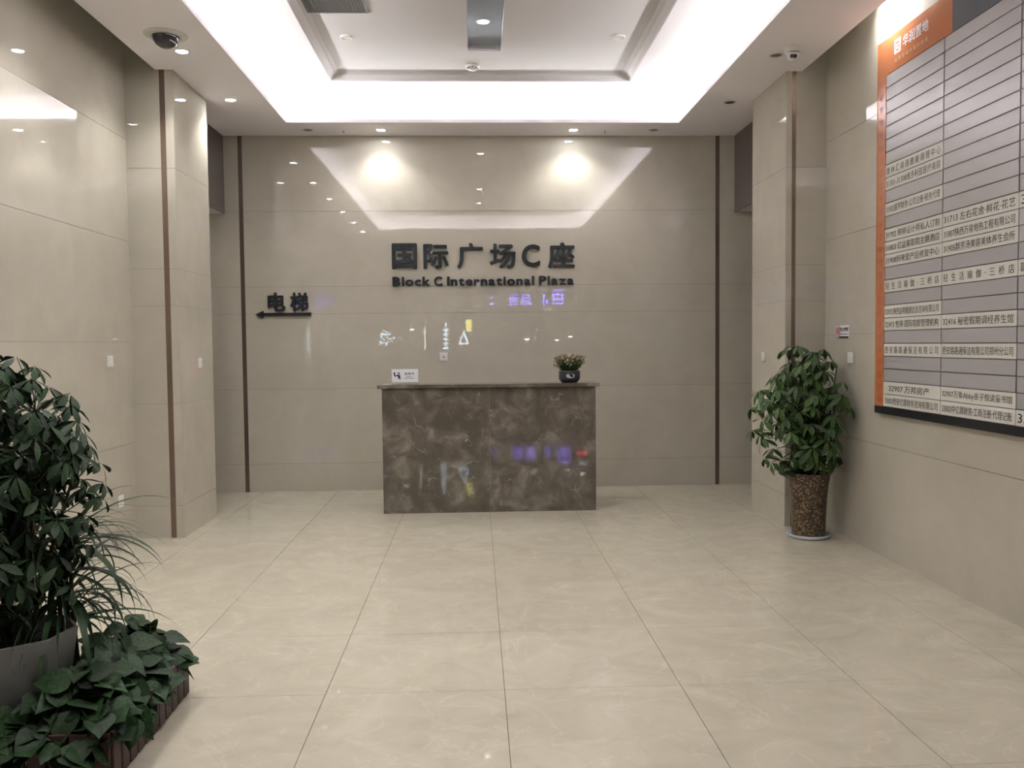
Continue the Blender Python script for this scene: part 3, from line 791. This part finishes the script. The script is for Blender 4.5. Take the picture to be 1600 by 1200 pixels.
# left: umbrella tree in the grey pot
GX, GY = -1.815, 3.42
t = empty('potted_umbrella_tree', (GX, GY, 0), 'tall umbrella plant in a faceted grey ceramic pot behind the low wooden fence', 'potted plant')
def facet(bm, prof, n, rot, cap_bottom=True):
    rings = []
    for r_, z in prof: rings.append([bm.verts.new((r_*math.cos(2*PI*(i+rot)/n), r_*math.sin(2*PI*(i+rot)/n), z)) for i in range(n)])
    for a, c in zip(rings, rings[1:]):
        for i in range(n): bm.faces.new((a[i], a[(i+1) % n], c[(i+1) % n], c[i]))
    if cap_bottom: bm.faces.new(rings[0][::-1])
    return bm
obj('pot', facet(bm_(), [(.150, 0), (.158, .01), (.200, .24), (.232, .435), (.236, .457), (.222, .460), (.210, .42), (.18, .40)], 8, .30), M['ceramic'], t, local=True, label='faceted grey ceramic pot')
b = bm_(); vs = [b.verts.new((.208*math.cos(2*PI*(i+.3)/8), .208*math.sin(2*PI*(i+.3)/8), .405)) for i in range(8)]; b.faces.new(vs); obj('soil', b, M['soil'], t, local=True)
def okL(p):
    x, z = p.x+GX, p.z
    if z < .50 or z > 1.55 or x < -2.6: return False
    edge = .345 if z < 1.24 else .345-(z-1.24)*.85
    if z < .72: edge = .27
    return p.x < edge
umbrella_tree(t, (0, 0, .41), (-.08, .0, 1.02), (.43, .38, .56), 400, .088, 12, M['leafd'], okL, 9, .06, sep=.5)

# arching ribbon-leaved plant in its own nursery pot
DX, DY = -1.69, 3.66
t = empty('ribbon_leaf_plant', (DX, DY, 0), 'plant with long thin arching ribbon leaves behind the grey ceramic pot', 'potted plant')
obj('pot', lathe(bm_(), [(.075, 0), (.080, .005), (.100, .17), (.106, .172), (.106, .19), (.098, .19), (.094, .16)], n=28, capt=True), M['dark'], t, local=True, smooth=True)
random.seed(21)
b = bm_()
for k in range(4):
    a = k*1.6; tube(b, [(.02*math.cos(a), .02*math.sin(a), .15), (.035*math.cos(a)-.03, .03*math.sin(a), .38), (.05*math.cos(a)-.06, .05*math.sin(a), .75)], .010, .008, 6)
obj('stem', b, M['stem'], t, local=True, smooth=True)
def ribbon(p0, az, up, L_, wd, dr):
    b = bm_(); n = 11; rows = []
    p = Vector(p0); ang = up
    side = Vector((-math.sin(az), math.cos(az), 0))
    tw = random.uniform(-.5, .5)
    for i in range(n+1):
        s = i/n; w = wd*(math.sin(PI*min(1, s*.9+.12))**.6)*(1-s**3*.97)
        sd = side*math.cos(tw*s)+Vector((0, 0, 1))*math.sin(tw*s)
        rows.append((b.verts.new(p-sd*w/2), b.verts.new(p+Vector((0, 0, -w*.15))), b.verts.new(p+sd*w/2)))
        p = p+Vector((math.cos(az)*math.cos(ang), math.sin(az)*math.cos(ang), math.sin(ang)))*L_/n
        ang -= dr/n*(.6+.9*s)
    for p_, q_ in zip(rows, rows[1:]):
        b.faces.new((p_[0], p_[1], q_[1], q_[0])); b.faces.new((p_[1], p_[2], q_[2], q_[1]))
    return b
for k in range(150):
    az = random.uniform(-2.4, 1.5) if k % 4 else random.uniform(0, 2*PI)
    z0 = random.choice((.40, .52, .62, .70, .74))
    up = random.uniform(.05, 1.15); L_ = random.uniform(.34, .64)
    if DX+L_*math.cos(az)*.9 > -1.22: L_ *= .75
    wd = random.choice((.008, .011, .016, .026, .034))
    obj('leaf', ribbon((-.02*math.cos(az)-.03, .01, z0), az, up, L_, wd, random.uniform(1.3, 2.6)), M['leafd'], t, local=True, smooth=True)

# low wooden picket fence around the group of pots
FX1, FX0, FY0, FY1, FH = -1.315, -2.72, 3.10, 3.90, .185
t = empty('picket_fence', (-1.9, 3.5, 0), 'low dark reddish wooden picket border around the plant pots', 'planter fence')
me_x = bpy.data.meshes.new('picket'); b = bm_()
box(b, -.033, .033, -.007, .007, 0, FH, bev=.004); b.to_mesh(me_x); b.free(); me_x.materials.append(M['fence'])
def picket(x, y, rz):
    o = bpy.data.objects.new('picket', me_x); COL.objects.link(o); o.parent = t; o.location = (x+1.9, y-3.5, random.uniform(-.001, .001)+.001); o.rotation_euler = (0, random.uniform(-.012, .012), rz); WL[o.name] = Vector((x, y, 0))
x = FX1-.036
while x > FX0: picket(x, FY0, 0); x -= .075
y = FY0+.04
while y < FY1: picket(FX1, y, PI/2); picket(FX0, y, PI/2); y += .075
x = FX1-.036
while x > FX0: picket(x, FY1+.012, 0); x -= .075
for z in (.05, .135):
    b = bm_(); box(b, FX0+.008, FX1-.008, FY0+.007, FY0+.017, z-.012, z+.012); box(b, FX0+.008, FX1-.008, FY1-.005, FY1+.005, z-.012, z+.012)
    box(b, FX1-.018, FX1-.008, FY0+.017, FY1-.005, z-.012, z+.012); box(b, FX0+.008, FX0+.018, FY0+.017, FY1-.005, z-.012, z+.012)
    obj('rail', b, M['fence'], t)

# trailing heart-leaved plants filling the fence
def pothos(loc, label, seed, n, region):
    random.seed(seed)
    t = empty('trailing_ivy_plant', loc, label, 'potted plant', 'heart leaved trailing plants inside the low fence')
    obj('pot', lathe(bm_(), [(.055, 0), (.060, .004), (.078, .11), (.082, .112), (.082, .125), (.076, .125), (.072, .10)], n=24, capt=True), M['dark'], t, local=True, smooth=True)
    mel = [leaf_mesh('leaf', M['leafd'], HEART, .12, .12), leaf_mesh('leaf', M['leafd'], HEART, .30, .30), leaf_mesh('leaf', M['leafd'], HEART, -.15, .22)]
    mats = []; bs = bm_(); L0 = Vector(loc)
    for k in range(n):
        for _ in range(50):
            x = random.uniform(region[0], region[1]); y = random.uniform(region[2], region[3])
            dg = math.hypot(x-GX, y-GY)
            if dg < .23: continue
            ex = min(region[1]-x, y-region[2], .2)
            break
        h = .15+(.17 if x > -1.62 else .09)*min(1, ex/.14)*random.uniform(.55, 1.15)
        p = Vector((x, y, h))-L0
        if random.random() < .22 and ex < .08: p.z = random.uniform(.11, .2)
        az = random.uniform(-PI, PI)
        if random.random() < .6: az = math.atan2(y-3.5, x+1.8)+random.uniform(-.9, .9)
        pit = random.uniform(-.9, .25)
        d = Vector((math.cos(az)*math.cos(pit), math.sin(az)*math.cos(pit), math.sin(pit)))
        nrm = Vector((random.uniform(-.4, .4)+.55*math.cos(az)+.15, random.uniform(-.4, .4)+.55*math.sin(az)-.35, 1)).normalized()
        s = random.uniform(.075, .125)
        if (x+d.x*s) > FX1+.09: continue
        if math.hypot(x+d.x*s-GX, y+d.y*s-GY) < .235: continue
        mats.append((orient(d, nrm, s, p, random.uniform(-.3, .3)), random.choice((0, 1, 2))))
        q = Vector((p.x*.3, p.y*.3, .11))
        if k % 2: tube(bs, [q, q.lerp(p, .5)+Vector((0, 0, .03)), p], .0025, .0018, 4, cap=False)
    obj('vines', bs, M['stem'], t, local=True, kind='stuff')
    place_leaves(t, mats, mel)
pothos((-1.46, 3.30, 0), 'trailing heart-leaved plant spilling over the corner of the low picket border', 31, 210, (-1.72, -1.30, 3.07, 3.62))
pothos((-1.44, 3.78-.02, 0), 'trailing heart-leaved plant at the far end of the picket border, below the ribbon leaves', 32, 120, (-1.60, -1.30, 3.50, 3.92))
pothos((-1.98, 3.19, 0), 'trailing heart-leaved plant in front of the faceted grey pot', 33, 200, (-2.45, -1.62, 3.04, 3.30))

# ------------------------------------------------------------------ lights of the street seen only as reflections
def panelsign(name, dims_list, m, label, cat):
    b = bm_()
    for d in dims_list: box(b, *d)
    return tag(obj(name, b, m), label, cat)
def glyph(x0, x1, z0, z1, y, seed, tri=False):
    """loose block of light bars, like a distant glowing character"""
    random.seed(seed); out = []; w, h = x1-x0, z1-z0; t = h*.085
    for k in range(4):
        z = z0+h*(k+.3)/4; a = random.uniform(0, .2); c = random.uniform(.8, 1)
        out.append((x0+w*a, x0+w*c, y, y+.05, z, z+t))
    for k in range(3):
        x = x0+w*(k+.35)/3; a = random.uniform(0, .3); c = random.uniform(.7, 1)
        out.append((x, x+t, y, y+.05, z0+h*a, z0+h*c))
    return out
panelsign('shop_sign', glyph(1.75, 2.35, 3.62, 4.30, -28, 1)+glyph(2.42, 3.0, 3.62, 4.30, -28, 2)
          + [(3.62, 3.70, -28, -27.95, 3.60, 4.25), (3.44, 3.56, -28, -27.95, 3.72, 3.95), (3.78, 3.90, -28, -27.95, 3.72, 3.95)]
          + glyph(4.05, 4.80, 3.62, 4.55, -28, 4)+[(.80, .95, -28, -27.95, 3.65, 3.80), (.80, .95, -28, -27.95, 4.00, 4.15)], M['violet'],
          'violet glowing shop sign in the street, seen only as a reflection over the desk', 'shop sign')
bs_ = []
for k, x in enumerate((-12.55, -11.75, -10.95, -10.15)): bs_ += glyph(x-.55, x, 3.75, 4.5, -28, 20+k)
panelsign('shop_sign', bs_, glow('pale_violet', (.42, .36, 1), 3.0), 'pale violet glowing shop sign in the street, mirrored faintly on the right column', 'shop sign')
bs_ = []
random.seed(8)
for k in range(26):
    x = -2.72+random.random()*.42; z = 1.50+random.random()*.5; bs_.append((x, x+random.uniform(.02, .09), -6, -5.97, z, z+random.uniform(.015, .07)))
panelsign('shop_display', bs_, M['coolsign'], 'cluster of pale glowing shop window decorations mirrored left of the desk outlet', 'shop display')
bs_ = [(-.93, -.78, -6, -5.97, z, z+.05) for z in (1.44, 1.58, 1.70, 1.83, 1.96)]+[(-.86, -.83, -6, -5.97, 1.44, 2.2)]
panelsign('shop_display', bs_, M['coolsign'], 'narrow column of pale shop lights mirrored above the square outlet', 'shop display')
b = bm_(); f0 = [b.verts.new(p) for p in ((-.50, -6, 1.57), (-.19, -6, 1.57), (-.33, -6, 1.99))]; f1 = [b.verts.new(p) for p in ((-.44, -6, 1.62), (-.26, -6, 1.62), (-.34, -6, 1.86))]
for i in range(3): b.faces.new((f0[i], f0[(i+1) % 3], f1[(i+1) % 3], f1[i]))
bmesh.ops.solidify(b, geom=b.faces, thickness=.02)
tag(obj('shop_display', b, M['coolsign']), 'pale glowing triangular shop ornament mirrored right of the square outlet', 'shop display')
panelsign('shop_lamp', [(-.28, -.12, -6, -5.97, 1.94, 2.28)], M['yellowsign'], 'yellow glowing shop panel mirrored above the desk', 'shop light')
panelsign('shop_lamp', [(-1.45, -1.42, -6, -5.97, 1.46, 2.09)], M['whitesign'], 'thin upright warm shop light mirrored above the desk placard', 'shop light')
for x, z, lab in ((-1.8, 2.0, 'small warm shop light mirrored high above the desk placard'), (1.45, 1.70, 'small white shop light mirrored near the middle of the back wall'),
                  (2.30, 1.665, 'small white shop light mirrored above the dried flowers, lower one'), (2.68, 1.76, 'small white shop light mirrored above the dried flowers, upper one')):
    panelsign('shop_lamp', [(x-.06, x+.06, -6, -5.97, z-.02, z+.02)], glow('shop_lamp', (1, .97, .9), 12), lab, 'shop light')
panelsign('shop_sign', glyph(2.30, 2.42, .92, 1.05, -4, 41)+glyph(2.44, 2.56, .92, 1.05, -4, 42), M['redsign'], 'small red glowing sign in the street mirrored in the marble desk front', 'shop sign')
panelsign('shop_sign', [(2.28, 2.56, -4, -3.97, 1.22, 1.235), (2.38, 2.56, -4, -3.97, 1.25, 1.262)], M['coolsign'], 'thin pale glowing sign in the street mirrored in the marble desk front', 'shop sign')
